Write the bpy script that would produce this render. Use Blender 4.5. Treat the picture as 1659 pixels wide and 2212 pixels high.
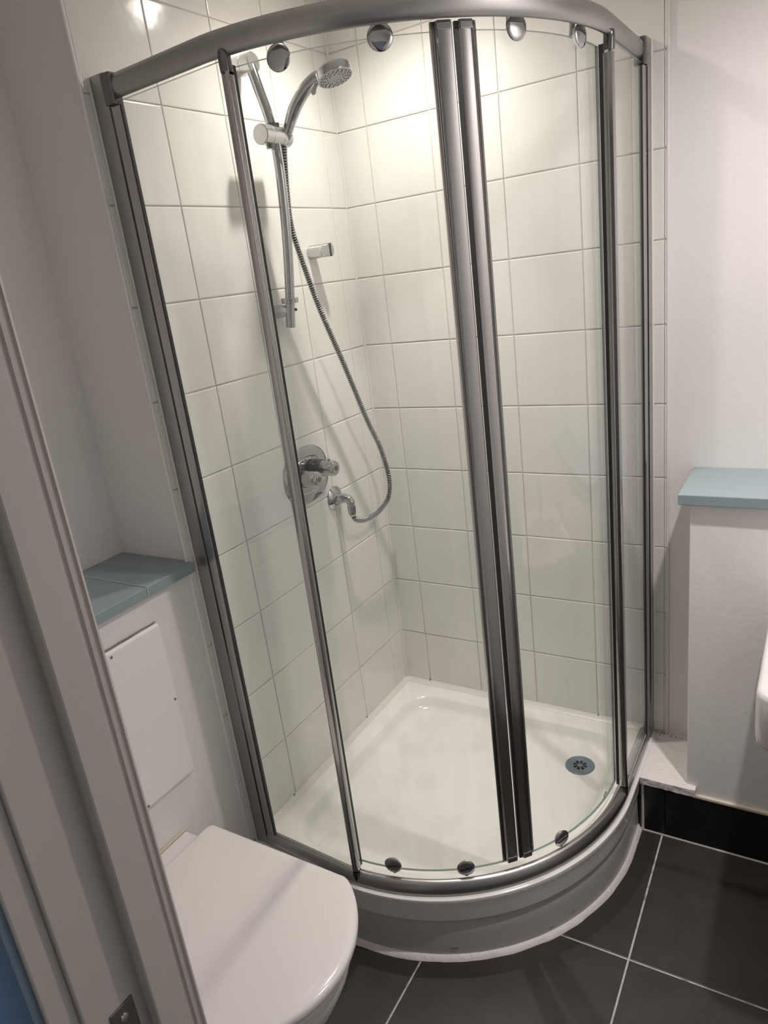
import bpy, bmesh, math, random
from mathutils import Vector, Matrix, noise
random.seed(7)
for o in list(bpy.data.objects): bpy.data.objects.remove(o)
SC = bpy.context.scene
COL = SC.collection
ZO = 0.19                      # the finished floor is world z = 0; measurements below are from the tray's rim
PI = math.pi

# ------------------------------------------------------------------ camera
CR = ((0.85319237, 0.50721565, -0.12163497), (-0.06161059, 0.32956493, 0.94212053), (0.5179449, -0.79631605, 0.31243213))
cam_d = bpy.data.cameras.new('camera'); cam = bpy.data.objects.new('camera', cam_d); COL.objects.link(cam)
cam_d.sensor_fit = 'HORIZONTAL'; cam_d.sensor_width = 36.0; cam_d.lens = 36.0 * 1548.134 / 1659.0
cam_d.clip_start = 0.02
m = Matrix.Identity(4)
for i in range(3):
    for j in range(3): m[j][i] = CR[i][j]
m.translation = Vector((1.24872893, -1.93182122, 1.40302071 + ZO))
cam.matrix_world = m
SC.camera = cam
# ------------------------------------------------------------------ world, exposure
w = bpy.data.worlds.new('world'); SC.world = w; w.use_nodes = True
w.node_tree.nodes['Background'].inputs[0].default_value = (0.55, 0.6, 0.7, 1)
w.node_tree.nodes['Background'].inputs[1].default_value = 0.03
SC.view_settings.view_transform = 'Standard'; SC.view_settings.look = 'None'
SC.view_settings.gamma = 1.0; SC.view_settings.use_curve_mapping = False
SC.view_settings.exposure = 0.3
# ------------------------------------------------------------------ lights
def spot(name, loc, power, color, size=2.75, blend=1.0, radius=0.024):
    l = bpy.data.lights.new(name, 'SPOT'); l.energy = power; l.color = color
    l.spot_size = size; l.spot_blend = blend; l.shadow_soft_size = radius
    o = bpy.data.objects.new(name, l); COL.objects.link(o); o.location = (loc[0], loc[1], loc[2] + ZO); return o
L1 = (0.33, -0.33, 2.118); L2 = (1.33, -0.66, 2.118)
spot('downlight_spill', L1, 18.5, (1.0, 0.935, 0.86), 2.65, 0.9)
spot('downlight_beam', L1, 35.0, (1.0, 0.935, 0.86), 1.1, 1.0)
spot('downlight_spill', L2, 27.0, (1.0, 0.935, 0.93), 2.7, 0.9)
spot('downlight_beam', L2, 34.0, (1.0, 0.935, 0.93), 1.35, 1.0)
# added fill light in the hallway, lifts the shade through the doorway
hl = bpy.data.lights.new('hall_fill_light', 'AREA'); hl.energy = 2.2; hl.color = (1.0, 0.93, 0.80); hl.shape = 'DISK'; hl.size = 0.3
ho_ = bpy.data.objects.new('hall_fill_light', hl); COL.objects.link(ho_); ho_.location = (0.7, -2.75, 2.12 + ZO)
# daylight that reaches the hallway outside the door
al = bpy.data.lights.new('hall_daylight', 'AREA'); al.energy = 5.0; al.color = (0.35, 0.6, 1.0); al.shape = 'RECTANGLE'; al.size = 0.9; al.size_y = 1.4
ao = bpy.data.objects.new('hall_daylight', al); COL.objects.link(ao); ao.location = (-0.2, -2.75, 0.9)
ao.rotation_euler = Vector((0.9, 0.95, -0.1)).to_track_quat('-Z', 'Y').to_euler()

# ------------------------------------------------------------------ materials
def mat(name, col, rough=0.5, metal=0.0, spec=0.5, bump=None, coat=0.0, var=None):
    mt = bpy.data.materials.new(name); mt.use_nodes = True; nt = mt.node_tree; b = nt.nodes['Principled BSDF']
    b.inputs['Base Color'].default_value = (*col, 1); b.inputs['Roughness'].default_value = rough
    b.inputs['Metallic'].default_value = metal; b.inputs['Specular IOR Level'].default_value = spec
    if coat: b.inputs['Coat Weight'].default_value = coat; b.inputs['Coat Roughness'].default_value = 0.05
    tc = nt.nodes.new('ShaderNodeTexCoord')
    if bump:
        scale, strength, dist = bump
        n = nt.nodes.new('ShaderNodeTexNoise'); n.inputs['Scale'].default_value = scale; n.inputs['Detail'].default_value = 3
        bp = nt.nodes.new('ShaderNodeBump'); bp.inputs['Strength'].default_value = strength; bp.inputs['Distance'].default_value = dist
        nt.links.new(tc.outputs['Object'], n.inputs['Vector']); nt.links.new(n.outputs['Fac'], bp.inputs['Height'])
        nt.links.new(bp.outputs['Normal'], b.inputs['Normal'])
    if var:
        col2, scale, lo, hi = var[:4]
        n = nt.nodes.new('ShaderNodeTexNoise'); n.inputs['Scale'].default_value = scale; n.inputs['Detail'].default_value = 5
        r = nt.nodes.new('ShaderNodeValToRGB'); r.color_ramp.elements[0].position = lo; r.color_ramp.elements[1].position = hi
        r.color_ramp.elements[0].color = (*col, 1); r.color_ramp.elements[1].color = (*col2, 1)
        mp = nt.nodes.new('ShaderNodeMapping')
        if len(var) > 4: mp.inputs['Scale'].default_value = var[4]
        nt.links.new(tc.outputs['Object'], mp.inputs['Vector']); nt.links.new(mp.outputs['Vector'], n.inputs['Vector'])
        nt.links.new(n.outputs['Fac'], r.inputs['Fac']); nt.links.new(r.outputs['Color'], b.inputs['Base Color'])
    return mt

PAINT = mat('white_wall_paint', (0.84, 0.815, 0.795), 0.55, bump=(90, 0.25, 0.002), var=((0.81, 0.785, 0.765), 3, .35, .7))
CEIL = mat('white_ceiling_paint', (0.86, 0.84, 0.81), 0.8)
TILE = mat('glazed_white_tile', (0.77, 0.755, 0.715), 0.13, bump=(9, 0.2, 0.006), var=((0.74, 0.725, 0.69), 4, .3, .7))
GROUT = mat('pale_wall_grout', (0.60, 0.57, 0.51), 0.8, bump=(400, 0.4, 0.001))
SEAL = mat('white_sealant', (0.72, 0.70, 0.65), 0.35, bump=(60, 0.4, 0.002))
ACRYL = mat('white_acrylic', (0.84, 0.825, 0.79), 0.16, bump=(14, 0.25, 0.003), var=((0.76, 0.745, 0.71), 9, .45, .75))
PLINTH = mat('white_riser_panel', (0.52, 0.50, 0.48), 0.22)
CERAM = mat('white_ceramic', (0.74, 0.70, 0.685), 0.10, spec=0.5, coat=0.3)
LIDM = mat('white_lid_plastic', (0.76, 0.72, 0.70), 0.14)
ALU = mat('satin_aluminium', (0.42, 0.41, 0.40), 0.33, metal=1.0)
ALU2 = mat('polished_aluminium', (0.45, 0.44, 0.43), 0.18, metal=1.0)
CHROME = mat('chrome', (0.50, 0.505, 0.515), 0.06, metal=1.0)
SATIN = mat('satin_chrome', (0.62, 0.62, 0.62), 0.28, metal=1.0)
DARKM = mat('dark_plated_cap', (0.20, 0.20, 0.21), 0.12, metal=1.0)
RUBBER = mat('black_rubber', (0.012, 0.012, 0.013), 0.5)
GREYP = mat('grey_plastic', (0.40, 0.41, 0.42), 0.35)
DRAINM = mat('grey_blue_drain_plastic', (0.17, 0.21, 0.25), 0.35)
HOLE = mat('dark_opening', (0.01, 0.01, 0.01), 0.9)
BLUE = mat('blue_grey_gloss_paint', (0.27, 0.345, 0.365), 0.32, bump=(70, 0.25, 0.002))
WHITEW = mat('rough_white_painted_wood', (0.76, 0.71, 0.69), 0.5, bump=(55, 1.0, 0.004), var=((0.68, 0.64, 0.61), 40, .6, .8))
FRAMEP = mat('cream_gloss_frame_paint', (0.56, 0.505, 0.45), 0.33, bump=(35, 0.2, 0.002))
HALLP = mat('hall_wall_paint', (0.42, 0.36, 0.30), 0.6)
HALLF = mat('hall_floor_wood', (0.10, 0.06, 0.035), 0.4)
CREAM = mat('cream_filler', (0.62, 0.54, 0.42), 0.7)
FTILE = mat('charcoal_floor_tile', (0.034, 0.029, 0.026), 0.38, bump=(160, 0.25, 0.001), var=((0.042, 0.038, 0.035), 14, .4, .7))
FGROUT = mat('pale_floor_grout', (0.50, 0.48, 0.46), 0.85, var=((0.20, 0.17, 0.15), 30, .52, .68))
STILE = mat('black_skirting_tile', (0.009, 0.008, 0.008), 0.25)
SGROUT = mat('dark_skirting_grout', (0.06, 0.055, 0.05), 0.8)
MOULD = mat('dark_mould_stain', (0.19, 0.165, 0.13), 0.8)
ROLL = mat('dull_plated_roller', (0.5, 0.505, 0.51), 0.3, metal=1.0)
WORN = mat('worn_steel_plate', (0.20, 0.18, 0.16), 0.45, metal=0.8)

def glass_mat():
    mt = bpy.data.materials.new('clear_glass'); mt.use_nodes = True; nt = mt.node_tree; N = nt.nodes
    N.remove(N['Principled BSDF']); out = N['Material Output']
    t = N.new('ShaderNodeBsdfTransparent'); t.inputs[0].default_value = (0.975, 0.985, 0.978, 1)
    g = N.new('ShaderNodeBsdfGlossy'); g.inputs['Roughness'].default_value = 0.01
    f = N.new('ShaderNodeFresnel'); ge = N.new('ShaderNodeNewGeometry'); io = N.new('ShaderNodeMapRange')
    io.inputs[3].default_value = 1.45; io.inputs[4].default_value = 1 / 1.45; nt.links.new(ge.outputs['Backfacing'], io.inputs[0]); nt.links.new(io.outputs[0], f.inputs[0])
    m1 = N.new('ShaderNodeMixShader'); nt.links.new(f.outputs[0], m1.inputs[0]); nt.links.new(t.outputs[0], m1.inputs[1]); nt.links.new(g.outputs[0], m1.inputs[2])
    # dried water marks on the pane
    d = N.new('ShaderNodeBsdfDiffuse'); d.inputs[0].default_value = (0.8, 0.8, 0.78, 1)
    tc = N.new('ShaderNodeTexCoord'); mp = N.new('ShaderNodeMapping'); mp.inputs['Scale'].default_value = (26, 26, 1.6)
    n = N.new('ShaderNodeTexNoise'); n.inputs['Scale'].default_value = 1.5; n.inputs['Detail'].default_value = 5
    r = N.new('ShaderNodeMapRange'); r.inputs[1].default_value = 0.4; r.inputs[2].default_value = 0.8; r.inputs[3].default_value = 0.006; r.inputs[4].default_value = 0.035
    nt.links.new(tc.outputs['Object'], mp.inputs[0]); nt.links.new(mp.outputs[0], n.inputs['Vector']); nt.links.new(n.outputs['Fac'], r.inputs[0])
    m2 = N.new('ShaderNodeMixShader'); nt.links.new(r.outputs[0], m2.inputs[0]); nt.links.new(m1.outputs[0], m2.inputs[1]); nt.links.new(d.outputs[0], m2.inputs[2])
    nt.links.new(m2.outputs[0], out.inputs[0]); return mt
GLASS = glass_mat()
GEDGE = mat('green_glass_edge', (0.22, 0.30, 0.26), 0.15)
def emit_mat(name, col, s):
    mt = bpy.data.materials.new(name); mt.use_nodes = True; nt = mt.node_tree; nt.nodes.remove(nt.nodes['Principled BSDF'])
    e = nt.nodes.new('ShaderNodeEmission'); e.inputs[0].default_value = (*col, 1); e.inputs[1].default_value = s
    nt.links.new(e.outputs[0], nt.nodes['Material Output'].inputs[0]); return mt
LAMP = emit_mat('lamp_glow', (1.0, 0.92, 0.8), 80.0)

# ------------------------------------------------------------------ helpers
def thing(name, label, cat, loc=(0, 0, 0), group=None):
    o = bpy.data.objects.new(name, None); COL.objects.link(o); o.empty_display_size = 0.05
    o.location = (loc[0], loc[1], loc[2] + ZO); o['label'] = label; o['category'] = cat
    if group: o['group'] = group
    return o
def tag(o, label, cat, group=None):
    o['label'] = label; o['category'] = cat
    if group: o['group'] = group
    return o
def origin(o):
    v = Vector((0, 0, 0))
    while o: v += o.location; o = o.parent
    return v
def obj(name, bm, mats, parent=None, smooth=None, bevel=0.0, at=None, local=False):
    """link a bmesh (in scene coordinates unless local) as one mesh object"""
    me = bpy.data.meshes.new(name)
    if not local:
        off = origin(parent) if parent else (Vector(at) + Vector((0, 0, ZO)) if at else Vector((0, 0, 0)))
        bmesh.ops.translate(bm, vec=Vector((0, 0, ZO)) - off, verts=bm.verts)
    bmesh.ops.recalc_face_normals(bm, faces=bm.faces)
    bm.to_mesh(me); bm.free()
    o = bpy.data.objects.new(name, me); COL.objects.link(o)
    for mt in (mats if isinstance(mats, (list, tuple)) else [mats]): me.materials.append(mt)
    if parent: o.parent = parent
    elif at: o.location = Vector(at) + Vector((0, 0, ZO))
    if smooth is not None:
        for p in me.polygons: p.use_smooth = True
        me.set_sharp_from_angle(angle=math.radians(smooth))
    if bevel:
        b = o.modifiers.new('bevel', 'BEVEL'); b.width = bevel; b.segments = 2; b.limit_method = 'ANGLE'; b.angle_limit = 0.6
    return o
def struct(name, bm, mats, parent=None, **k):
    o = obj(name, bm, mats, parent, **k)
    if parent is None: o['kind'] = 'structure'
    return o
def box(bm, x0, x1, y0, y1, z0, z1, mi=0):
    v = [bm.verts.new((x, y, z)) for z in (z0, z1) for x, y in ((x0, y0), (x1, y0), (x1, y1), (x0, y1))]
    for q in ((0, 3, 2, 1), (4, 5, 6, 7), (0, 1, 5, 4), (1, 2, 6, 5), (2, 3, 7, 6), (3, 0, 4, 7)):
        bm.faces.new([v[i] for i in q]).material_index = mi
    return bm
def boxes(*bs):
    bm = bmesh.new()
    for b in bs: box(bm, *b)
    return bm
def loft(bm, loops, cap0=True, cap1=True, mi=0, closed=True):
    L = [[bm.verts.new(p) for p in l] for l in loops]
    n = len(L[0])
    for a, b in zip(L, L[1:]):
        for i in range(n if closed else n - 1):
            j = (i + 1) % n; bm.faces.new((a[i], a[j], b[j], b[i])).material_index = mi
    if cap0: bm.faces.new(list(reversed(L[0]))).material_index = mi
    if cap1: bm.faces.new(L[-1]).material_index = mi
    return L
def frame(d):
    d = Vector(d).normalized(); a = Vector((0, 0, 1)) if abs(d.z) < 0.9 else Vector((0, 1, 0))
    u = d.cross(a).normalized(); return u, u.cross(d).normalized(), d
def lathe(bm, base, d, prof, n=40, mi=0, cap=True):
    """prof: (distance along d, radius)"""
    u, v, d = frame(d); base = Vector(base)
    loops = [[base + d * t + (u * math.cos(2 * PI * i / n) + v * math.sin(2 * PI * i / n)) * max(r, 1e-4) for i in range(n)] for t, r in prof]
    loft(bm, loops, cap, cap, mi); return bm
def tube(bm, pts, rad, n=16, flat=None, mi=0):
    """sweep a circle (or an ellipse with flat=(axis, factor)) along points"""
    pts = [Vector(p) for p in pts]; loops = []; u = None
    for i, p in enumerate(pts):
        d = (pts[min(i + 1, len(pts) - 1)] - pts[max(i - 1, 0)]).normalized()
        if u is None: u = frame(d)[0]
        u = (u - d * u.dot(d)).normalized(); v = d.cross(u)
        r = rad[i] if isinstance(rad, (list, tuple)) else rad
        loops.append([p + (u * math.cos(2 * PI * k / n) * (flat or 1) + v * math.sin(2 * PI * k / n)) * r for k in range(n)])
    loft(bm, loops, True, True, mi); return bm
def smoothpts(pts, k=12):
    pts = [Vector(p) for p in pts]; P = [pts[0] * 2 - pts[1]] + pts + [pts[-1] * 2 - pts[-2]]; out = []
    for i in range(1, len(P) - 2):
        a, b, c, d = P[i - 1:i + 3]
        for j in range(k):
            t = j / k
            out.append(0.5 * ((2 * b) + (c - a) * t + (2 * a - 5 * b + 4 * c - d) * t * t + (3 * b - a - 3 * c + d) * t ** 3))
    out.append(pts[-1]); return out

# the quadrant plan: straight left side, quarter circle, straight right side
OX, OY = 0.305, -0.315
def st_arc(a0, a1, n): return [('a', math.radians(a0 + (a1 - a0) * i / n)) for i in range(n + 1)]
def place(s, r, z):
    if s[0] == 'l': return (s[1], OY - r + 0.06 * (OX - s[1]), z)
    if s[0] == 'r': return (OX + r, s[1], z)
    return (OX + r * math.sin(s[1]), OY - r * math.cos(s[1]), z)
def path(x0=0.0, y1=0.0, n=48): return [('l', x0)] + st_arc(0, 90, n) + [('r', y1)]
def sweep(bm, stations, section, mi=0):
    """section: closed list of (r, z)"""
    loft(bm, [[place(s, r, z) for r, z in section] for s in stations], True, True, mi); return bm

# ------------------------------------------------------------------ room shell
CZ = 2.14; FZ = -0.19; XR = 1.62; YF = -1.604
def tilepatch(bm, umin, umax, lines_u, lines_v, vmin, vmax, put, th=0.007, gap=0.0026, bev=0.0016):
    us = [umin] + [u for u in lines_u if umin < u < umax] + [umax]; vs = [vmin] + [v for v in lines_v if vmin < v < vmax] + [vmax]
    for a, b in zip(us, us[1:]):
        for c, d in zip(vs, vs[1:]):
            g = gap / 2; a2, b2, c2, d2 = a + g, b - g, c + g, d - g
            t0, t1 = random.uniform(-1, 1) * 0.00035, random.uniform(-1, 1) * 0.00035
            def q(i, h, tilt=0): 
                pts = [(a2 + i, c2 + i, -1, -1), (b2 - i, c2 + i, 1, -1), (b2 - i, d2 - i, 1, 1), (a2 + i, d2 - i, -1, 1)]
                return [put(u, v, h + tilt * (su * t0 + sv * t1)) for u, v, su, sv in pts]
            loft(bm, [q(0, -th), q(0, -bev, 1), q(bev * 0.35, -bev * 0.35, 1), q(bev * 1.6, 0, 1)], False, True)
rows = [0.2 * k for k in range(0, 12)]
VB = [0.0973 + 0.19854 * k for k in range(6)]; VA = [0.0749 + 0.19854 * k for k in range(6)]
# back wall (y = 0 is the face of its tiles)
o_wb = struct('wall_back', boxes((-0.45, XR + 0.1, 0.009, 0.12, FZ - 0.1, CZ + 0.1)), PAINT)
box_b = boxes((0.0, 0.8955, 0.0025, 0.009, -0.01, CZ)); obj('grout_bed', box_b, GROUT, o_wb)
bm = bmesh.new(); tilepatch(bm, 0.0, 0.8955, VB, rows, 0.002, CZ, lambda u, v, h: (u, -h, v)); obj('wall_tiles', bm, TILE, o_wb)
bm = bmesh.new(); tube(bm, [(0.8975, 0.004, 0.0), (0.8975, 0.004, 1.0), (0.8975, 0.004, CZ)], 0.005, 8); obj('tile_edge_bead', bm, SEAL, o_wb, smooth=60)
# left wall, tiled part (x = 0) with the recess beyond it
bm = boxes((-0.35, -0.009, -0.865, 0.12, FZ - 0.1, CZ + 0.1), (-0.35, -0.235, YF - 0.2, -0.865, FZ - 0.1, CZ + 0.1))
o_wl = struct('wall_left', bm, PAINT)
obj('grout_bed', boxes((-0.009, -0.0025, -0.8687, 0.0, -0.01, CZ)), GROUT, o_wl)
bm = bmesh.new(); tilepatch(bm, 0.0, 0.8687, VA, rows, 0.002, CZ, lambda u, v, h: (h, -u, v)); obj('wall_tiles', bm, TILE, o_wl)
bm = bmesh.new(); tube(bm, [(0.001, -0.001, z) for z in (-0.002, 0.5, 1.0, 1.6, CZ)], 0.0045, 8); obj('corner_sealant', bm, SEAL, o_wl, smooth=60)
bm = bmesh.new(); tube(bm, [(-0.004, -0.8705, z) for z in (0.0, 1.0, CZ)], 0.004, 8); obj('tile_edge_bead', bm, PAINT, o_wl, smooth=60)
# boxed-in lower walls
bx0 = struct('wall_lower_left', boxes((-0.235, -0.003, YF - 0.13, -0.866, FZ - 0.02, 0.803)), PAINT, bevel=0.002)
bx1 = struct('wall_lower_right', boxes((0.987, XR, -0.207, 0.009, FZ - 0.02, 0.805)), PAINT, bevel=0.002)
struct('wall_right', boxes((XR, XR + 0.12, -3.4, 0.12, FZ - 0.1, CZ + 0.1)), PAINT)
JX = 0.722; JY0, JY1 = YF, -1.735
struct('wall_front', boxes((-0.35, JX - 0.012, JY1 + 0.012, YF + 0.001, FZ - 0.1, CZ + 0.1), (JX - 0.012, XR, JY1 + 0.012, YF, 1.87, CZ + 0.1), (1.53, XR, JY1 + 0.012, YF, FZ, 1.87)), PAINT)
struct('ceiling', boxes((-0.35, XR + 0.1, -3.4, 0.12, CZ, CZ + 0.06)), CEIL)
struct('wall_hall', boxes((-1.4, XR + 0.1, -3.5, -3.4, FZ, CZ), (-1.5, -1.4, -3.5, YF, FZ, CZ), (-1.4, -0.35, -1.75, -1.6, FZ, CZ), (-1.5, -0.35, -3.5, YF, CZ, CZ + 0.06)), HALLP)
# floor
bm = boxes((-0.4, XR + 0.1, -1.67, 0.1, FZ - 0.06, FZ - 0.0015)); fl = struct('floor', bm, FGROUT)
bm = bmesh.new()
def fput(u, v, h):
    a = math.radians(0.6); c, s = math.cos(a), math.sin(a); X, Y = u - 0.93, v + 0.64
    return (0.93 + c * X - s * Y, -0.64 + s * X + c * Y, FZ + h)
tilepatch(bm, -0.38, XR + 0.05, [0.93 + 0.447 * k for k in range(-4, 3)], [-0.64 + 0.447 * k for k in range(-3, 3)], -1.665, 0.02, fput, th=0.006, gap=0.0045, bev=0.001)
obj('floor_tiles', bm, FTILE, fl)
struct('floor_hall', boxes((-1.5, XR + 0.1, -3.5, -1.67, FZ - 0.06, FZ)), HALLF)
# black tiled skirting under the right-hand boxing and the ledge
sk = struct('baseboard_back', boxes((0.862, XR, -0.2085, -0.12, FZ - 0.002, -0.036)), SGROUT)
bm = bmesh.new(); tilepatch(bm, 0.862, XR, [0.934, 1.381], [], FZ + 0.001, -0.036, lambda u, v, h: (u, -0.2135 - h, v), th=0.006, gap=0.0036, bev=0.001)
obj('skirting_tile', bm, STILE, sk)
bm = boxes((1.004, XR, -0.2155, -0.205, -0.036, -0.027)); obj('top_bead', bm, CREAM, sk, bevel=0.002)
bm = bmesh.new(); tube(bm, [(0.873, -0.2135, FZ), (0.873, -0.2135, -0.1), (0.873, -0.2135, -0.024)], 0.004, 8); obj('end_bead', bm, SEAL, sk)
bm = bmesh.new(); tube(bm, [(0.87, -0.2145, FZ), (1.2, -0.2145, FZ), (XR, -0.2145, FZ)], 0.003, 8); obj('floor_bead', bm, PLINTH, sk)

# door lining at the left of the doorway
fr = struct('door_1', boxes((JX - 0.012, JX, -1.711, YF - 0.0, FZ, 1.86), (JX, 1.53, -1.711, YF, 1.845, 1.86), (1.53 - 0.012, 1.53, -1.711, YF, FZ, 1.86)), FRAMEP, bevel=0.0015)
stop = [(0.0, -1.6535), (0.0135, -1.6535), (0.0145, -1.652), (0.0145, -1.6215), (0.0115, -1.6195), (0.0115, -1.617), (0.0135, -1.615), (0.0135, -1.6115), (0.0105, -1.610), (0.0105, -1.6075), (0.0125, -1.606), (0.0115, -1.6035), (0.0, -1.6035)]
bm = bmesh.new(); loft(bm, [[(JX + a, b, z) for a, b in stop] for z in (FZ, 1.845)])
loft(bm, [[(1.518 - a, b, z) for a, b in stop] for z in (FZ, 1.845)])
obj('door_stop', bm, FRAMEP, fr, smooth=30)
bm = boxes((JX - 0.03, JX - 0.005, -1.736, -1.7105, FZ, 1.87)); obj('outer_lining', bm, FRAMEP, fr, bevel=0.002)
ARCH = mat('daylight_tinted_frame_paint', (0.16, 0.22, 0.28), 0.4)  # blue of the hall daylight is put into the architrave's colour
arch = [(0.018, 0.0), (0.018, -0.008), (0.012, -0.012), (-0.006, -0.018), (-0.012, -0.018), (-0.015, -0.014), (-0.06, -0.018), (-0.07, -0.012), (-0.07, 0.0)]
bm = bmesh.new(); loft(bm, [[(JX - 0.026 + a, -1.7355 + b, z) for a, b in arch] for z in (FZ, 1.93)]); obj('architrave', bm, ARCH, fr, smooth=30)
sp = obj('strike_plate', boxes((JX - 0.0005, JX + 0.0018, -1.6895, -1.664, 0.70, 0.792)), WORN, fr, bevel=0.0008)
bm = bmesh.new(); lathe(bm, (JX + 0.0016, -1.677, 0.778), (1, 0, 0), [(0, 0.0045), (0.001, 0.0042), (0.0014, 0.002)], 18); obj('screw', bm, SATIN, sp, smooth=40)
obj('latch_hole', boxes((JX + 0.0012, JX + 0.0022, -1.685, -1.669, 0.725, 0.757)), HOLE, sp)

# ------------------------------------------------------------------ painted shelves, ledge, access panel
def board(name, x0, x1, y0, y1, z0, z1, mt, label, bev=0.002):
    o = obj(name, boxes((x0, x1, y0, y1, z0, z1)), mt, bevel=bev, at=((x0 + x1) / 2, (y0 + y1) / 2, z0)); return tag(o, label, 'shelf')
board('shelf_board', -0.235, 0.0155, -1.0095, -0.8675, 0.803, 0.827, BLUE, 'short blue-grey shelf board tucked in the corner beside the shower, right of the crack')
board('shelf_board', -0.235, 0.0165, YF, -1.0115, 0.803, 0.8272, BLUE, 'long blue-grey shelf board above the access panel, left of the crack')
board('shelf_board', 0.9627, XR, -0.226, 0.009, 0.805, 0.831, BLUE, 'pale blue-grey shelf board on the right wall box beside the washbasin')
bm = bmesh.new(); pts = [(0.0162, -1.0105, 0.8035), (0.0168, -1.0112, 0.812), (0.0162, -1.0098, 0.82), (0.0155, -1.0105, 0.8275)] + [(0.014 - 0.0245 * i, -1.0105 + 0.0008 * math.sin(i * 2.1), 0.8274) for i in range(10)]
tube(bm, pts, 0.0008, 6); tag(obj('joint_filler', bm, SEAL, smooth=60, at=(0, -1.01, 0.803)), 'thin chipped white filler line in the joint between the two blue-grey shelf boards', 'filler')
# rough ledge beside the tray
bm = bmesh.new()
nx, ny = 22, 30; V = {}
for i in range(nx + 1):
    for j in range(ny + 1):
        x = 0.868 + (1.011 - 0.868) * i / nx; y = -0.226 + 0.235 * j / ny
        V[i, j] = bm.verts.new((x, y, -0.002 + 0.0016 * noise.noise(Vector((x * 60, y * 60, 0)))))
for i in range(nx):
    for j in range(ny): bm.faces.new((V[i, j], V[i + 1, j], V[i + 1, j + 1], V[i, j + 1]))
lo = {}
for k in [(i, 0) for i in range(nx + 1)] + [(nx, j) for j in range(1, ny + 1)]:
    p = V[k].co; q = Vector((p.x, p.y, 0)) * 1.0
    V[k].co.z -= 0.0005
    mid = bm.verts.new((p.x + random.uniform(-.0012, .0012), p.y + random.uniform(-.0016, .0012), -0.012)); low = bm.verts.new((p.x + random.uniform(-.001, .001), p.y + random.uniform(-.001, .001), -0.024))
    lo[k] = (mid, low)
ks = [(i, 0) for i in range(nx + 1)] + [(nx, j) for j in range(1, ny + 1)]
for a, b in zip(ks, ks[1:]):
    bm.faces.new((V[a], V[b], lo[b][0], lo[a][0])); bm.faces.new((lo[a][0], lo[b][0], lo[b][1], lo[a][1]))
box(bm, 0.869, 1.0095, -0.2245, 0.008, -0.0235, -0.0045)
lg = tag(obj('ledge_board', bm, WHITEW, smooth=50, at=(0.93, -0.1, -0.024)), 'rough white painted wooden ledge in the niche between shower tray and right wall box', 'ledge')
bm = bmesh.new()
for i in range(22):
    x = 0.870 + abs(random.gauss(0, 0.03)); y = -0.004 - abs(random.gauss(0, 0.016)); r = random.uniform(0.0005, 0.0022)
    a = random.uniform(0, PI); s = random.uniform(0.3, 0.7)
    pts = [(x + r * (math.cos(t) * math.cos(a) - s * math.sin(t) * math.sin(a)), y + r * (math.cos(t) * math.sin(a) + s * math.sin(t) * math.cos(a))) for t in [2 * PI * k / 9 + random.uniform(-.2, .2) for k in range(9)]]
    loft(bm, [[(px, py, -0.0022) for px, py in pts], [(px, py, 0.0004) for px, py in pts]])
obj('mould_specks', bm, MOULD, lg)['kind'] = 'stuff'
# access panel
ap = thing('access_panel', 'white screwed access panel on the boxing above the toilet, below the blue-grey shelf', 'panel', (0.002, -1.2, 0.338))
obj('panel_board', boxes((-0.003, 0.0095, -1.40, -0.996, 0.338, 0.732)), PAINT, ap, bevel=0.005)
for y, z in ((-1.131, 0.720), (-1.003, 0.540), (-1.139, 0.346)):
    bm = bmesh.new(); lathe(bm, (0.009, y, z), (1, 0, 0), [(0, 0.0042), (0.001, 0.0038), (0.0012, 0.003)], 16); s = obj('screw', bm, GREYP, ap, smooth=40)
    obj('screw_slot', boxes((0.0100, 0.0105, y - 0.0022, y + 0.0022, z - 0.0006, z + 0.0006), (0.0100, 0.0105, y - 0.0006, y + 0.0006, z - 0.0022, z + 0.0022)), HOLE, s)
bm = bmesh.new(); pts = [(-0.0005, -0.998 - 0.02 * i, 0.7348 + 0.0013 * noise.noise(Vector((i * 1.7, 0, 0)))) for i in range(21)]; tube(bm, pts, [0.0012 + 0.0008 * random.random() for _ in pts], 6)
obj('gap_line', bm, MOULD, ap)

# ------------------------------------------------------------------ shower tray
tr = thing('shower_tray', 'white quadrant shower tray with curved riser panel on the dark floor', 'shower tray', (0.4, -0.4, FZ))
def outline(d, r, rc, z, dr=None):
    """closed loop inset d from the walls, front radius r, corner radius rc"""
    P = []; n = 8
    def corner(cx, cy, a0, a1, m_=n, R=rc):
        for i in range(m_ + 1):
            a = math.radians(a0 + (a1 - a0) * i / m_); P.append((cx + R * math.cos(a), cy + R * math.sin(a), z))
    X1 = OX + r; Y1 = OY - r
    corner(d + rc, -d - rc, 180, 90); corner(X1 - rc, -d - rc, 90, 0)
    for i in range(49):
        a = math.radians(90 - 90 * i / 48); P.append((OX + r * math.sin(a), OY - r * math.cos(a), z))
    corner(d + rc, Y1 + rc, 270, 180); return P
bm = bmesh.new()
loft(bm, [outline(0.001, 0.549, 0.004, -0.074), outline(0.001, 0.5565, 0.004, -0.070), outline(0.001, 0.5595, 0.004, -0.045), outline(0.001, 0.5615, 0.004, -0.016), outline(0.001, 0.5635, 0.004, -0.009), outline(0.001, 0.5625, 0.004, -0.003), outline(0.001, 0.558, 0.004, 0.0),
          outline(0.060, 0.492, 0.10, 0.0), outline(0.066, 0.486, 0.095, -0.0015), outline(0.071, 0.481, 0.092, -0.006), outline(0.080, 0.470, 0.085, -0.026), outline(0.092, 0.458, 0.075, -0.036), outline(0.112, 0.44, 0.06, -0.040)], False, True)
obj('tray_body', bm, ACRYL, tr, smooth=35)
bm = bmesh.new()
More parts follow.
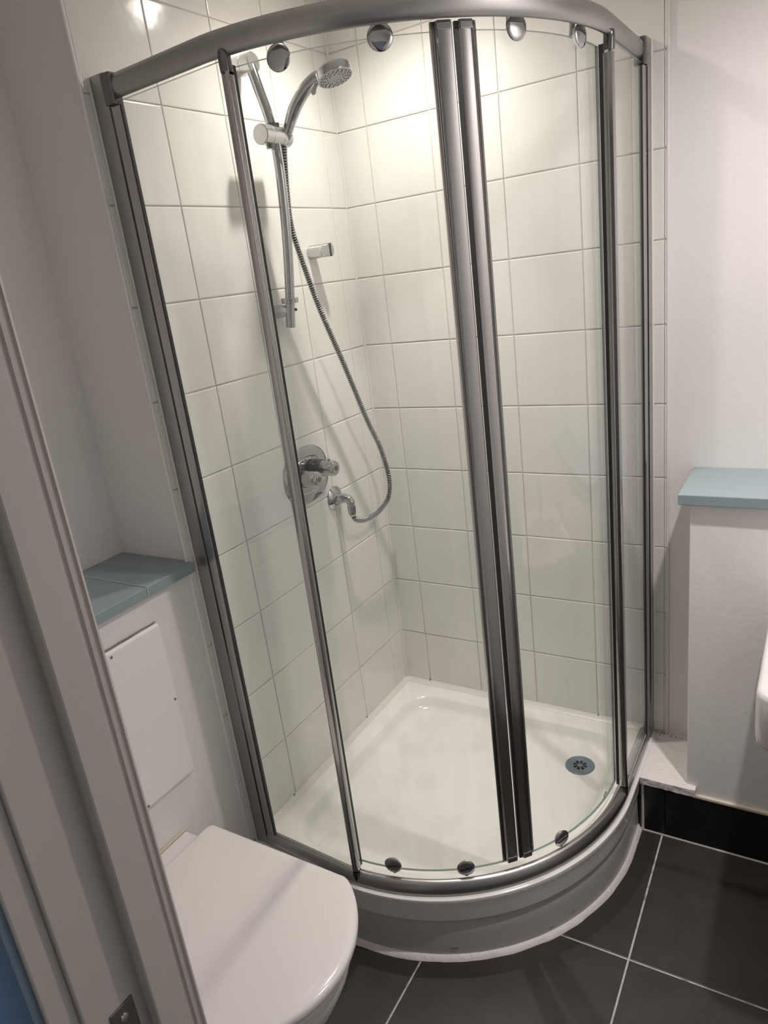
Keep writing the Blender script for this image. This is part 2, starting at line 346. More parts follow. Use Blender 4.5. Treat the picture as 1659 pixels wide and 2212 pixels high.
sweep(bm, path(0.001, -0.001), [(0.54, FZ), (0.5545, FZ), (0.5525, -0.12), (0.5505, -0.08), (0.548, -0.074), (0.54, -0.074)])
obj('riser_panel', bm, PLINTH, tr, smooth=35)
bm = bmesh.new()
for k in range(1): sweep(bm, path(0.001, -0.206, 60), [(0.551, FZ), (0.567, FZ), (0.565, FZ + 0.004), (0.560, FZ + 0.008), (0.5548, FZ + 0.011), (0.551, FZ + 0.011)])
for v in bm.verts:
    v.co.x += 0.002 * noise.noise(v.co * 30); v.co.y += 0.002 * noise.noise(v.co * 30 + Vector((5, 0, 0)))
obj('floor_sealant', bm, WHITEW, tr, smooth=50)
bm = bmesh.new()
loft(bm, [[(x, y, z) for (y, z) in ((0.001, 0.014), (-0.006, 0.006), (-0.016, 0.0005), (0.001, -0.001))] for x in (0.001, 0.3, 0.6, 0.86)])
loft(bm, [[(x, y, z) for (x, z) in ((-0.001, 0.014), (0.006, 0.006), (0.016, 0.0005), (-0.001, -0.001))] for y in (-0.001, -0.3, -0.6, -0.845)])
obj('edge_sealant', bm, SEAL, tr, smooth=50)
dr = obj('drain_rim', lathe(bmesh.new(), (0.690, -0.192, -0.0405), (0, 0, 1), [(0, 0.043), (0.002, 0.042), (0.0035, 0.038), (0.003, 0.027), (0.0015, 0.024), (0.0016, 0.001)], 48), DRAINM, tr, smooth=40)
bm = bmesh.new()
for k in range(8):
    a = 2 * PI * k / 8; c, s = math.cos(a), math.sin(a)
    q = [(0.007, -0.0018), (0.018, -0.0050), (0.021, 0.0), (0.018, 0.0050), (0.007, 0.0018)]
    P = [(0.690 + c * x - s * y, -0.192 + s * x + c * y) for x, y in q]
    loft(bm, [[(x, y, -0.0398) for x, y in P], [(x, y, -0.0384) for x, y in P]])
obj('drain_slots', bm, HOLE, dr)
# a scuff on the riser panel
for a, z, L_, h in ((27.2, -0.158, 0.9, 0.0022), (53, -0.168, 0.5, 0.0012), (60, -0.155, 0.25, 0.001)):
    bm = bmesh.new(); sweep(bm, st_arc(a - L_, a + L_, 4), [(0.552, z - h / 2), (0.5555, z - h / 2), (0.5555, z + h / 2), (0.552, z + h / 2)])
    obj('scuff_mark', bm, MOULD, tr)

# ------------------------------------------------------------------ shower enclosure
en = thing('shower_enclosure', 'curved chrome and glass quadrant shower enclosure with two sliding doors, standing on the white tray', 'shower enclosure', (0.4, -0.4, 0.0))
RT0, RT1 = 1.7775, 1.8225
topsec = [(0.533, RT0 + 0.012), (0.538, RT0 + 0.006), (0.543, RT0 + 0.002), (0.548, RT0 + 0.0035), (0.5525, RT0 + 0.012), (0.5545, RT0 + 0.0235), (0.5525, RT0 + 0.035), (0.5475, RT0 + 0.043), (0.540, RT1), (0.520, RT1), (0.520, RT1 - 0.003), (0.533, RT1 - 0.003)]
bm = bmesh.new(); sweep(bm, path(0.034, -0.034, 72), topsec); obj('top_rail', bm, ALU, en, smooth=50)
botsec = [(0.522, 0.0), (0.547, 0.0), (0.5535, 0.003), (0.5545, 0.014), (0.5505, 0.026), (0.545, 0.033), (0.539, 0.036), (0.534, 0.035), (0.531, 0.024), (0.522, 0.018)]
bm = bmesh.new(); sweep(bm, path(0.030, -0.030, 72), botsec); obj('bottom_rail', bm, ALU, en, smooth=50)
# wall profiles
def ext(bm, pts, z0, z1, mi=0): loft(bm, [[(x, y, z0) for x, y in pts], [(x, y, z1) for x, y in pts]], mi=mi); return bm
lp = [(0.0, -0.828), (0.0, -0.850), (0.040, -0.8505), (0.042, -0.849), (0.042, -0.828)]
li = [(0.0418, -0.838), (0.0418, -0.8488), (0.055, -0.8488), (0.064, -0.8475), (0.066, -0.845), (0.066, -0.838)]
gk = [(0.066, -0.846), (0.0695, -0.845), (0.0695, -0.839), (0.066, -0.838)]
cpL = [(0.040, -0.834), (0.040, -0.8585), (0.062, -0.8585), (0.066, -0.855), (0.066, -0.834)]
rp = [(0.845, 0.0), (0.862, 0.0), (0.862, -0.040), (0.845, -0.040)]
ri = [(0.848, -0.0398), (0.8605, -0.0398), (0.8595, -0.062), (0.857, -0.066), (0.848, -0.066)]
rg = [(0.850, -0.066), (0.857, -0.066), (0.856, -0.0695), (0.850, -0.0695)]
cpR = [(0.838, -0.036), (0.8645, -0.036), (0.8645, -0.060), (0.861, -0.066), (0.838, -0.066)]
for P, I, G_, C_ in ((lp, li, gk, cpL), (rp, ri, rg, cpR)):
    w_ = obj('wall_profile', ext(bmesh.new(), P, -0.001, 1.828), ALU, en, bevel=0.0015)
    gv = [(0.0412, -0.8512), (0.0424, -0.8512), (0.0424, -0.84), (0.0412, -0.84)] if P is lp else [(0.8626, -0.0394), (0.8626, -0.0406), (0.852, -0.0406), (0.852, -0.0394)]
    obj('channel_seam', ext(bmesh.new(), gv, 0.0, 1.768), DARKM, w_)
    obj('inner_channel', ext(bmesh.new(), I, 0.0, 1.768), ALU2, w_, smooth=40)
    obj('glazing_gasket', ext(bmesh.new(), G_, 0.02, 1.768), RUBBER, w_)
    obj('corner_cap', ext(bmesh.new(), C_, 1.769, 1.824), DARKM, w_, bevel=0.003)
bm = bmesh.new(); tube(bm, [(0.0015, -0.8515, z) for z in (0.0, 1.0, 1.826)], 0.003, 8); obj('wall_sealant', bm, SEAL, en, smooth=60)
bm = bmesh.new(); tube(bm, [(0.8635, -0.0015, z) for z in (0.0, 1.0, 1.826)], 0.003, 8); obj('wall_sealant', bm, SEAL, en, smooth=60)
# fixed panes and door panes
def pane(bm, stations, r0, r1, z0, z1):
    A = [[bm.verts.new(place(s, r, z)) for (r, z) in ((r0, z0), (r1, z0), (r1, z1), (r0, z1))] for s in stations]
    for a, b in zip(A, A[1:]):
        for i in range(4):
            j = (i + 1) % 4; f = bm.faces.new((a[i], a[j], b[j], b[i])); f.material_index = 1 if i in (0, 2) else 0; f.smooth = i in (1, 3)
    bm.faces.new(A[0]).material_index = 1; bm.faces.new(A[-1][::-1]).material_index = 1; return bm
def lin(k, a, b, n=2): return [(k, a + (b - a) * i / n) for i in range(n + 1)]
fx = obj('fixed_pane', pane(bmesh.new(), lin('l', 0.05, 0.345), 0.540, 0.545, 0.03, 1.775), [GLASS, GEDGE], en, smooth=30)
fy = obj('fixed_pane', pane(bmesh.new(), lin('r', -0.328, -0.04), 0.5445, 0.5495, 0.03, 1.775), [GLASS, GEDGE], en, smooth=30)
def jamb(parent, a_deg, side):
    """vertical post where the fixed pane ends; side=-1 left post, +1 right post"""
    half = [(0.535, -0.2), (0.535, -0.75), (0.539, -0.92), (0.546, -0.92), (0.552, -0.72), (0.5545, -0.3), (0.5545, 0.3), (0.552, 0.72), (0.546, 0.92), (0.539, 0.92), (0.535, 0.75), (0.535, 0.2)]
    lean = 1.2 if side < 0 else 0.0
    S = lambda z, sc=1.0, dr_=0.0: [place(('a', math.radians(a_deg + lean * (z - 0.04) / 1.7 + da * sc)), r + dr_, z) for r, da in half]
    bm = bmesh.new(); loft(bm, [S(0.043), S(1.752)]); pr_ = obj('jamb_post', bm, ALU2, parent, smooth=40)
    bm = bmesh.new()
    loft(bm, [S(1.756, 1.06, .001), S(1.774, 1.08, .002), S(1.783, 1.04, .002), S(1.788, .85, .0015), S(1.790, .5, .001)])
    obj('end_cap', bm, DARKM, pr_, smooth=45); bm = bmesh.new()
    loft(bm, [S(0.012, .5, .001), S(0.017, .9, .001), S(0.026, 1.06, .001), S(0.040, 1.06, .001)])
    obj('end_cap', bm, DARKM, pr_, smooth=45)
    bm = bmesh.new(); aa = a_deg - side * 0.3
    loft(bm, [[place(('a', math.radians(aa + lean * (z - 0.04) / 1.7 + d_)), r, z) for r, d_ in ((0.527, -.45), (0.536, -.45), (0.536, .45), (0.527, .45))] for z in (0.045, 1.768)]); obj('rubber_seal', bm, RUBBER, pr_)
jamb(en, 3.5, -1); jamb(en, 88.9, 1)
def roller_parts(parent, adeg, z, up):
    a = math.radians(adeg); n = Vector((math.sin(a), -math.cos(a), 0)); c = Vector((OX, OY, 0)) + n * 0.5255 + Vector((0, 0, z))
    bm = bmesh.new(); lathe(bm, c, n, [(-0.005, 0.012), (-0.003, 0.0165), (0.001, 0.018), (0.002, 0.0205), (0.0040, 0.0215), (0.0058, 0.0205), (0.0072, 0.014), (0.0078, 0.001)], 36)
    r_ = obj('roller', bm, CHROME if up else ROLL, parent, smooth=50)
    bm = bmesh.new(); sgn = 1 if up else -1; q = c - n * (0.0085 if up else 0.002)
    tube(bm, [q, q + Vector((0, 0, sgn * 0.014)), q + Vector((0, 0, sgn * 0.026))], [0.010, 0.0085, 0.008] if up else [0.0055, 0.005, 0.005], 14); obj('roller_arm', bm, CHROME if up else DARKM, r_, smooth=50)
    if not up:
        t = Vector((0, 0, 1)).cross(n); u = (t + Vector((0, 0, .18))).normalized(); v_ = n.cross(u); bm = bmesh.new(); o_ = c + n * 0.0070
        P = [o_ + u * x + v_ * y for x, y in ((-.016, -.0018), (.016, -.0018), (.016, .0018), (-.016, .0018))]
        loft(bm, [[p for p in P], [p + n * 0.0016 for p in P]]); obj('roller_slot', bm, DARKM, r_)
def post(bm, a0, a1, prof):  # prof: outer radii per fraction
    pass
def handle_profile(parent, sec, mt=ALU2, z0=0.05, z1=1.781):
    bm = bmesh.new(); loft(bm, [[place(('a', math.radians(a)), r, z) for r, a in sec] for z in (z0, z1)]); return obj('edge_profile', bm, mt, parent, smooth=25)
d1 = obj('sliding_door', pane(bmesh.new(), st_arc(1.6, 43.2, 30), 0.517, 0.523, 0.047, 1.768), [GLASS, GEDGE], en, smooth=30)
d2 = obj('sliding_door', pane(bmesh.new(), st_arc(50.2, 89.4, 30), 0.517, 0.523, 0.047, 1.768), [GLASS, GEDGE], en, smooth=30)
h1 = handle_profile(d1, [(0.513, 42.5), (0.524, 42.3), (0.526, 42.6), (0.524, 42.75), (0.5265, 42.9), (0.5245, 43.05), (0.5275, 43.2), (0.532, 43.5), (0.533, 44.7), (0.531, 46.05), (0.528, 46.3), (0.5235, 46.25), (0.5235, 45.0), (0.513, 44.9)])
h2 = handle_profile(d2, [(0.513, 48.4), (0.5235, 48.3), (0.5235, 47.6), (0.530, 47.55), (0.532, 47.8), (0.533, 48.7), (0.531, 49.8), (0.5265, 50.1), (0.5245, 50.25), (0.5265, 50.4), (0.5245, 50.6), (0.526, 50.8), (0.5225, 51.3), (0.513, 51.2)])
bm = bmesh.new(); sweep(bm, st_arc(46.7, 47.55, 2), [(0.5235, 0.052), (0.5300, 0.052), (0.5300, 1.779), (0.5235, 1.779)]); obj('magnetic_seal', bm, RUBBER, h2)
for h, (a, b) in ((h1, (43.3, 45.9)), (h2, (47.7, 50.1))):
    for z0, z1 in ((0.050, 0.064), (1.767, 1.781)):
        bm = bmesh.new(); sweep(bm, st_arc(a, b, 4), [(0.5232, z0), (0.5338, z0), (0.5338, z1), (0.5232, z1)]); obj('end_cap', bm, CHROME, h, bevel=0.001)
for a, z in ((14.6, 1.7625), (33.2, 1.766)): roller_parts(d1, a, z, True)
for a, z in ((59.5, 1.770), (78.3, 1.7715)): roller_parts(d2, a, z, True)
for a, z in ((13.5, 0.0645), (32.4, 0.0580)): roller_parts(d1, a, z, False)
roller_parts(d2, 59.7, 0.0545, False)
# empty fixing hole where the fourth lower roller is missing
a = math.radians(80.2); n = Vector((math.sin(a), -math.cos(a), 0)); bm = bmesh.new()
lathe(bm, Vector((OX, OY, 0)) + n * 0.5232 + Vector((0, 0, 0.066)), n, [(0, 0.0085), (0.0012, 0.008), (0.0012, 0.005), (0, 0.0045)], 24); obj('roller_hole', bm, SEAL, d2, smooth=40)

# ------------------------------------------------------------------ riser rail with sliding clamp
bar = [(0.047, -0.41, 1.908), (0.050, -0.41, 1.895), (0.064, -0.41, 1.842), (0.078, -0.41, 1.79), (0.0865, -0.41, 1.73), (0.0875, -0.41, 1.66), (0.082, -0.41, 1.57), (0.074, -0.41, 1.49), (0.063, -0.41, 1.41), (0.053, -0.41, 1.35), (0.045, -0.41, 1.303)]
rr = thing('riser_rail', 'bowed chrome riser rail on the left tiled wall, holding the hand shower', 'shower rail', (0.0, -0.41, 1.303))
bm = bmesh.new(); tube(bm, smoothpts(bar, 6), 0.0122, 20); obj('rail_bar', bm, CHROME, rr, smooth=50)
bm = bmesh.new(); lathe(bm, (0.0, -0.41, 1.906), (1, 0, 0), [(0, 0.0225), (0.03, 0.0225), (0.0305, 0.0215), (0.0315, 0.0225), (0.058, 0.0225), (0.060, 0.0205)], 40); obj('top_bracket', bm, SATIN, rr, smooth=35)
bm = bmesh.new(); lathe(bm, (0.0, -0.41, 1.345), (1, 0, 0), [(0, 0.018), (0.03, 0.016), (0.05, 0.012)], 32); obj('bottom_bracket', bm, SATIN, rr, smooth=50)
bm = bmesh.new(); lathe(bm, (0.055, -0.41, 1.362), (0.05, 0, 1), [(0, 0.019), (0.001, 0.0215), (0.012, 0.0225), (0.014, 0.021), (0.015, 0.015)], 36); obj('stop_ring', bm, CHROME, rr, smooth=35)
bm = bmesh.new(); lathe(bm, (0.062, -0.4, 1.345), (1, 0, 0), [(0, 0.004), (0.003, 0.0035)], 16); obj('grub_screw', bm, RUBBER, rr)
cy = 1.745; bm = bmesh.new(); lathe(bm, (0.0865, -0.462, cy), (0, 1, 0), [(0, 0.0205), (0.0015, 0.0225), (0.028, 0.0225), (0.0285, 0.0218), (0.0295, 0.0225), (0.066, 0.0225), (0.0665, 0.0215), (0.0675, 0.0225), (0.098, 0.0225), (0.100, 0.0205)], 44)
cl = obj('slider_clamp', bm, SATIN, rr, smooth=30)
bm = bmesh.new(); tube(bm, [(0.0865, -0.41, cy + 0.018), (0.0865, -0.41, cy + 0.026)], 0.016, 24); obj('clamp_collar', bm, DARKM, cl, smooth=40)
bm = bmesh.new(); tube(bm, [(0.0865, -0.430, cy - 0.029), (0.0865, -0.430, cy - 0.016)], 0.010, 20); obj('clamp_button', bm, DARKM, cl, smooth=40)
# ------------------------------------------------------------------ hand shower
HB = Vector((0.108, -0.380, 1.762)); HC = Vector((0.248, -0.366, 1.846)); HN = Vector((0.27, -0.05, -0.96)).normalized()
hs = thing('hand_shower', 'chrome hand shower with round spray face, resting in the riser rail clamp', 'shower head', tuple(HB))
bm = bmesh.new(); p0 = HB - Vector((0.006, 0, 0.012))
hp = smoothpts([p0, HB + Vector((0.022, 0.001, 0.030)), HB + Vector((0.052, 0.004, 0.061)), HB + Vector((0.084, 0.007, 0.081)), HC - Vector((0.030, 0.003, -0.004))], 8)
rd = [0.0125 + (0.0155 - 0.0125) * min(1, i / 8) - 0.002 * max(0, (i - 18) / 14) for i in range(len(hp))]
tube(bm, hp, rd, 24); obj('handle', bm, CHROME, hs, smooth=60)
bm = bmesh.new(); dd = (hp[2] - hp[0]).normalized(); lathe(bm, p0 - dd * 0.024, dd, [(0, 0.0085), (0.004, 0.0115), (0.026, 0.0135), (0.028, 0.012)], 28); obj('handle_collar', bm, GREYP, hs, smooth=40)
bm = bmesh.new(); lathe(bm, HC - HN * 0.014, HN, [(0, 0.018), (0.0005, 0.030), (0.003, 0.039), (0.007, 0.0425), (0.022, 0.0425), (0.024, 0.0415), (0.0245, 0.040)], 56); hd = obj('spray_head', bm, CHROME, hs, smooth=40)
bm = bmesh.new(); lathe(bm, HC + HN * 0.0095, HN, [(0, 0.040), (0.0012, 0.0395), (0.0016, 0.0125), (0.0010, 0.012), (0.0011, 0.001)], 48); obj('spray_plate', bm, GREYP, hd, smooth=30)
bm = bmesh.new(); u, v, _ = frame(HN)
for R_, k in ((0.035, 20), (0.030, 16), (0.025, 12), (0.019, 10)):
    for i in range(k):
        a = 2 * PI * (i + 0.3 * (R_ * 1000 % 3)) / k; c = HC + HN * 0.0105 + u * R_ * math.cos(a) + v * R_ * math.sin(a)
        lathe(bm, c, HN, [(0, 0.0013), (0.002, 0.0010)], 8)
obj('spray_nozzles', bm, RUBBER, hd)
bm = bmesh.new(); back = (HB - HC); back -= HN * back.dot(HN); back.normalize(); side = HN.cross(back); c = HC + HN * 0.004 + back * 0.040 + side * -0.016
tube(bm, [c, c + back * 0.010 + HN * 0.006 - side * 0.002, c + back * 0.015 + HN * 0.014 - side * 0.003, c + back * 0.015 + HN * 0.019 - side * 0.003], [0.004, 0.006, 0.0065, 0.0035], 14, flat=0.6); obj('mode_lever', bm, GREYP, hd, smooth=60)
# ------------------------------------------------------------------ hose
hb = p0 - dd * 0.024
raw = [tuple(hb), (0.090, -0.388, 1.695), (0.079, -0.384, 1.62), (0.072, -0.378, 1.545), (0.072, -0.355, 1.462), (0.073, -0.308, 1.333), (0.074, -0.235, 1.178), (0.075, -0.156, 1.000), (0.074, -0.1, 0.897), (0.073, -0.070, 0.792), (0.072, -0.082, 0.735), (0.070, -0.118, 0.712), (0.067, -0.165, 0.700), (0.064, -0.225, 0.703), (0.060, -0.262, 0.717), (0.0585, -0.273, 0.735)]
sp_ = smoothpts(raw, 40)
# resample evenly, then alternate the radius so the coils read
acc = [0.0]
for a, b in zip(sp_, sp_[1:]): acc.append(acc[-1] + (b - a).length)
def at_len(s):
    lo_, hi_ = 0, len(acc) - 1
    while hi_ - lo_ > 1:
        m_ = (lo_ + hi_) // 2
        if acc[m_] <= s: lo_ = m_
        else: hi_ = m_
    t = (s - acc[lo_]) / max(1e-9, acc[hi_] - acc[lo_]); return sp_[lo_].lerp(sp_[hi_], t)
PIT = 0.0060; cnt = int(acc[-1] / PIT); P, R_ = [], []
for i in range(cnt):
    for f, r in ((0.0, 0.0062), (0.08, 0.0080), (0.28, 0.0087), (0.48, 0.0080), (0.56, 0.0062), (0.78, 0.0060)):
        P.append(at_len((i + f) * PIT)); R_.append(r)
bm = bmesh.new(); pts = P; u = None; loops = []
for i, p in enumerate(pts):
    d = (pts[min(i + 3, len(pts) - 1)] - pts[max(i - 3, 0)]).normalized()
    if u is None: u = frame(d)[0]
    u = (u - d * u.dot(d)).normalized(); v = d.cross(u)
    loops.append([p + (u * math.cos(2 * PI * k / 12) + v * math.sin(2 * PI * k / 12)) * R_[i] for k in range(12)])
loft(bm, loops)
for f in bm.faces:
    pass
bm.faces.ensure_lookup_table()
for idx, f in enumerate(bm.faces):
    seg = idx // 12
    f.material_index = 1 if seg % 6 in (4, 5) else 0
ho = obj('shower_hose', bm, [CHROME, RUBBER], smooth=60, at=(0.07, -0.2, 0.70)); tag(ho, 'long ribbed chrome hose looping from the hand shower down to the wall elbow', 'hose')
# ------------------------------------------------------------------ valve, outlet elbow, spare bracket
va = thing('shower_valve', 'chrome thermostatic shower valve with oval plate and two round knobs on the left tiled wall', 'shower valve', (0.0, -0.39, 0.895))
def oval(cy_, cz_, a, b, x, pw=2.35, n=72):
    P = []
    for i in range(n):
        t = 2 * PI * i / n; c, s = math.cos(t), math.sin(t)
        P.append((x, cy_ + a * math.copysign(abs(c) ** (2 / pw), c), cz_ + b * math.copysign(abs(s) ** (2 / pw), s)))
    return P
bm = bmesh.new(); loft(bm, [oval(-.39, .895, .100, .080, 0.0), oval(-.39, .895, .101, .081, 0.004), oval(-.39, .895, .099, .079, 0.0075), oval(-.39, .895, .094, .074, 0.0095), oval(-.39, .895, .076, .052, 0.0105), oval(-.39, .895, .073, .049, 0.0085), oval(-.39, .895, .070, .046, 0.0105), oval(-.39, .895, .04, .02, 0.011)], True, True)
obj('valve_plate', bm, CHROME, va, smooth=25)
for y, kn in ((-0.352, 1), (-0.436, 0)):
    z = 0.905 if kn else 0.897
    bm = bmesh.new(); lathe(bm, (0.009, y, z), (1, 0, 0), [(0, 0.026), (0.006, 0.026), (0.0065, 0.022), (0.018, 0.022), (0.0185, 0.0245), (0.026, 0.0245), (0.027, 0.018)], 40); obj('valve_collar', bm, DARKM, va, smooth=30)
    r0 = 0.0215
    bm = bmesh.new(); lathe(bm, (0.034, y, z), (1, 0, 0), [(0, r0), (0.002, r0 + .0012), (0.040, r0 + 0.0005), (0.0445, r0 - 0.002), (0.0465, r0 - 0.006), (0.047, 0.001)], 44)
    k_ = obj('knob', bm, CHROME, va, smooth=30)
    bm = bmesh.new(); lathe(bm, (0.0808, y, z), (1, 0, 0), [(0, 0.0075), (0.0012, 0.0072), (0.0013, 0.001)], 24); obj('knob_cap', bm, DARKM, k_, smooth=40)
    if kn:
        bm = bmesh.new(); lathe(bm, (0.060, y, z + r0 - 0.001), (0, 0, 1), [(0, 0.0045), (0.006, 0.004), (0.0075, 0.002)], 16); lathe(bm, (0.046, y, z + r0 - 0.001), (0, 0, 1), [(0, 0.003), (0.004, 0.0028), (0.005, 0.001)], 16); obj('safety_button', bm, CHROME, k_, smooth=40)
    else:
        bm = bmesh.new(); tube(bm, [(0.05, y, z - r0), (0.07, y, z - r0 - 0.001)], 0.004, 12); obj('knob_grip', bm, CHROME, k_, smooth=50)
el = thing('hose_outlet', 'small chrome wall elbow with round flange below the shower valve, feeding the hose', 'pipe elbow', (0.0, -0.274, 0.787))
bm = bmesh.new(); lathe(bm, (0.0, -0.274, 0.787), (1, 0, 0), [(0, 0.036), (0.003, 0.0365), (0.006, 0.034), (0.011, 0.024), (0.014, 0.019), (0.0145, 0.001)], 48); obj('flange', bm, CHROME, el, smooth=45)
bm = bmesh.new(); tube(bm, smoothpts([(0.012, -0.274, 0.787), (0.036, -0.274, 0.787), (0.050, -0.274, 0.785), (0.057, -0.274, 0.778), (0.058, -0.274, 0.770)], 8), [0.0140] * 10 + [0.0125] * 23, 24); obj('elbow', bm, CHROME, el, smooth=60)
bm = bmesh.new(); lathe(bm, (0.058, -0.274, 0.766), (0, 0, -1), [(0, 0.0115), (0.004, 0.0125), (0.027, 0.011), (0.029, 0.0095), (0.034, 0.0085)], 10); obj('hose_nut', bm, CHROME, el, smooth=25)
hk = thing('handset_bracket', 'empty satin chrome wall bracket with slotted end, right of the riser rail', 'bracket', (0.0, -0.212, 1.485))
bm = bmesh.new(); lathe(bm, (0.0, -0.212, 1.485), (1, 0, 0), [(0, 0.0175), (0.001, 0.0185), (0.043, 0.0175), (0.044, 0.016), (0.050, 0.0158)], 40); obj('bracket_body', bm, SATIN, hk, smooth=35)
bm = bmesh.new()
for s0 in (-1, 1):
    q = [(0.0175 * math.cos(t), s0 * (0.005 + 0.0125 * math.sin(t))) for t in [PI * i / 12 for i in range(13)]]
    q = [(a * 1.0, b) for a, b in q]
    loft(bm, [[(x, -0.212 + b, 1.485 + a) for a, b in q] for x in (0.049, 0.064, 0.066)])
lathe(bm, (0.049, -0.212, 1.485), (1, 0, 0), [(0, 0.014), (0.009, 0.014)], 24)
obj('bracket_fork', bm, CHROME, hk, smooth=40)

# ------------------------------------------------------------------ toilet
to = thing('toilet', 'white back-to-wall toilet with closed D-shaped lid beside the shower', 'toilet', (0.2, -1.225, FZ))
YC = -1.225
def dshape(x0, hw, xs, ext_, z, n=26, rc=0.012, pw=0.8):
    P = []
    for i in range(n + 1):
        t = -1 + 2 * i / n; t = math.sin(t * PI / 2); P.append((xs + ext_ * max(0.0, 1 - t * t) ** pw, YC + hw * t, z))
    for sx in (1,):
        P += [(x0 + rc, YC + hw, z), (x0 + rc * .3, YC + hw - rc * .3, z), (x0, YC + hw - rc, z), (x0, YC - hw + rc, z), (x0 + rc * .3, YC - hw + rc * .3, z), (x0 + rc, YC - hw, z)]
    return P
bm = bmesh.new()
loft(bm, [dshape(0.074, 0.182, 0.446, 0.108, 0.208), dshape(0.070, 0.188, 0.452, 0.112, 0.212), dshape(0.068, 0.190, 0.455, 0.113, 0.220), dshape(0.068, 0.190, 0.455, 0.113, 0.229), dshape(0.070, 0.188, 0.453, 0.112, 0.2335), dshape(0.074, 0.184, 0.449, 0.110, 0.2355), dshape(0.085, 0.172, 0.437, 0.104, 0.2362)])
obj('lid', bm, LIDM, to, smooth=60)
bm = bmesh.new(); loft(bm, [dshape(0.075, 0.181, 0.445, 0.107, 0.196), dshape(0.072, 0.185, 0.449, 0.110, 0.199), dshape(0.073, 0.184, 0.448, 0.109, 0.2075)]); obj('seat', bm, LIDM, to, smooth=50)
bm = bmesh.new()
loft(bm, [dshape(0.0, 0.118, 0.30, 0.10, FZ), dshape(0.0, 0.120, 0.305, 0.10, FZ + 0.02), dshape(0.0, 0.128, 0.33, 0.10, -0.06), dshape(0.0, 0.148, 0.37, 0.11, 0.03), dshape(0.0, 0.166, 0.41, 0.112, 0.10), dshape(0.0, 0.174, 0.432, 0.112, 0.15), dshape(0.0, 0.176, 0.438, 0.110, 0.185), dshape(0.0, 0.172, 0.434, 0.108, 0.194)])
obj('pan', bm, CERAM, to, smooth=60)
bm = boxes((-0.001, 0.10, YC - 0.168, YC + 0.168, 0.18, 0.207)); obj('hinge_platform', bm, CERAM, to, bevel=0.006)
bm = bmesh.new(); pts = [(0.001, YC - 0.168 + 0.0168 * i, 0.2085 + 0.0012 * noise.noise(Vector((i * 0.9, 3, 0)))) for i in range(21)]; tube(bm, pts, 0.003, 8); obj('rear_sealant', bm, CREAM, to, smooth=60)
for p, wl in (((0.001, -0.678, 0.013), o_wl), ((0.001, -0.277, 0.015), o_wl), ((0.0965, -0.001, 0.014), o_wb), ((0.694, -0.001, 0.012), o_wb), ((0.004, -0.002, 1.8), o_wb), ((0.004, -0.002, 1.6), o_wb)):
    bm = bmesh.new(); bmesh.ops.create_icosphere(bm, subdivisions=2, radius=0.0022)
    for v in bm.verts: v.co = Vector((v.co.x * random.uniform(.6, 1.1), v.co.y * random.uniform(.6, 1.1), v.co.z * 1.5)) + Vector(p)
    obj('mould_speck', bm, HOLE, wl)
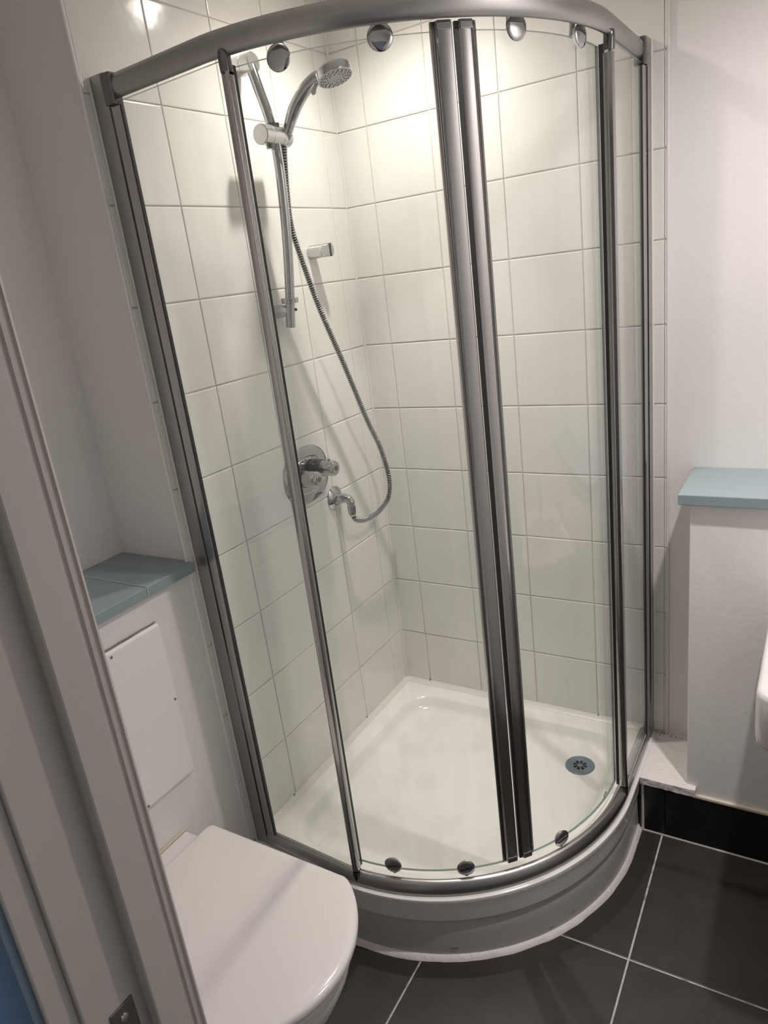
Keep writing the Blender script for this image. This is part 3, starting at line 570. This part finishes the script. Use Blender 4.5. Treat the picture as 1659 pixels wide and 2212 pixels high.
# ------------------------------------------------------------------ washbasin on the right wall
wb = thing('washbasin', 'white ceramic washbasin with rounded corner at the right edge of view', 'washbasin', (1.40, -0.44, 0.48))
def rr_(x0, x1, y0, y1, R, z, n=8):
    P = []
    for cx, cy_, a0 in ((x1 - R, y1 - R, 0), (x0 + R, y1 - R, 90), (x0 + R, y0 + R, 180), (x1 - R, y0 + R, 270)):
        for i in range(n + 1):
            a = math.radians(a0 + 90 * i / n); P.append((cx + R * math.cos(a), cy_ + R * math.sin(a), z))
    return P
B = (1.1695, XR, -0.665, -0.225)
bm = bmesh.new()
I_ = lambda d, R, z: rr_(B[0] + d, B[1] - (0.001 if d < .02 else .12), B[2] + d, B[3] - d, R, z)
loft(bm, [rr_(B[0] + .03, B[1], B[2] + .03, B[3] - .03, .02, .474), rr_(B[0] + .010, B[1], B[2] + .010, B[3] - .010, .028, .478), rr_(B[0] + .002, B[1], B[2] + .002, B[3] - .002, .032, .490), rr_(B[0], B[1], B[2], B[3], .034, .52), rr_(B[0], B[1], B[2], B[3], .034, .588), rr_(B[0] + .003, B[1], B[2] + .003, B[3] - .003, .032, .597), rr_(B[0] + .009, B[1], B[2] + .009, B[3] - .009, .028, .600),
          I_(.030, .05, .600), I_(.036, .055, .596), I_(.045, .07, .56), I_(.07, .08, .52), I_(.12, .06, .50)])
obj('basin_bowl', bm, CERAM, wb, smooth=60)
bm = bmesh.new(); lathe(bm, (1.555, -0.445, 0.598), (0, 0, 1), [(0, 0.025), (0.004, 0.025), (0.006, 0.018), (0.10, 0.017), (0.105, 0.012)], 32); tube(bm, [(1.555, -0.445, 0.66), (1.51, -0.445, 0.675), (1.45, -0.445, 0.668)], [0.014, 0.012, 0.010], 16); tp = obj('tap', bm, CHROME, wb, smooth=45)
bm = bmesh.new(); tube(bm, [(1.555, -0.445, 0.705), (1.545, -0.445, 0.722), (1.50, -0.445, 0.735)], [0.016, 0.011, 0.006], 14); obj('tap_lever', bm, CHROME, tp, smooth=45)
obj('basin_trap_cover', lathe(bmesh.new(), (1.47, -0.445, 0.16), (0, 0, 1), [(0, 0.035), (0.12, 0.05), (0.32, 0.07)], 32), CERAM, wb, smooth=50)
# ------------------------------------------------------------------ ceiling downlights
for (x, y, z), lb in ((L1, 'small round recessed downlight in the ceiling above the shower'), (L2, 'small round recessed downlight in the ceiling by the washbasin')):
    dl = thing('downlight', lb, 'ceiling light', (x, y, CZ), 'recessed downlights')
    obj('trim_ring', lathe(bmesh.new(), (x, y, CZ + 0.002), (0, 0, -1), [(0, 0.042), (0.004, 0.041), (0.006, 0.036), (0.005, 0.028), (0.0, 0.027)], 40, cap=False), CHROME, dl, smooth=50)
    obj('lamp_lens', lathe(bmesh.new(), (x, y, CZ - 0.0005), (0, 0, -1), [(0, 0.027), (0.002, 0.026), (0.003, 0.001)], 32), LAMP, dl, smooth=50)
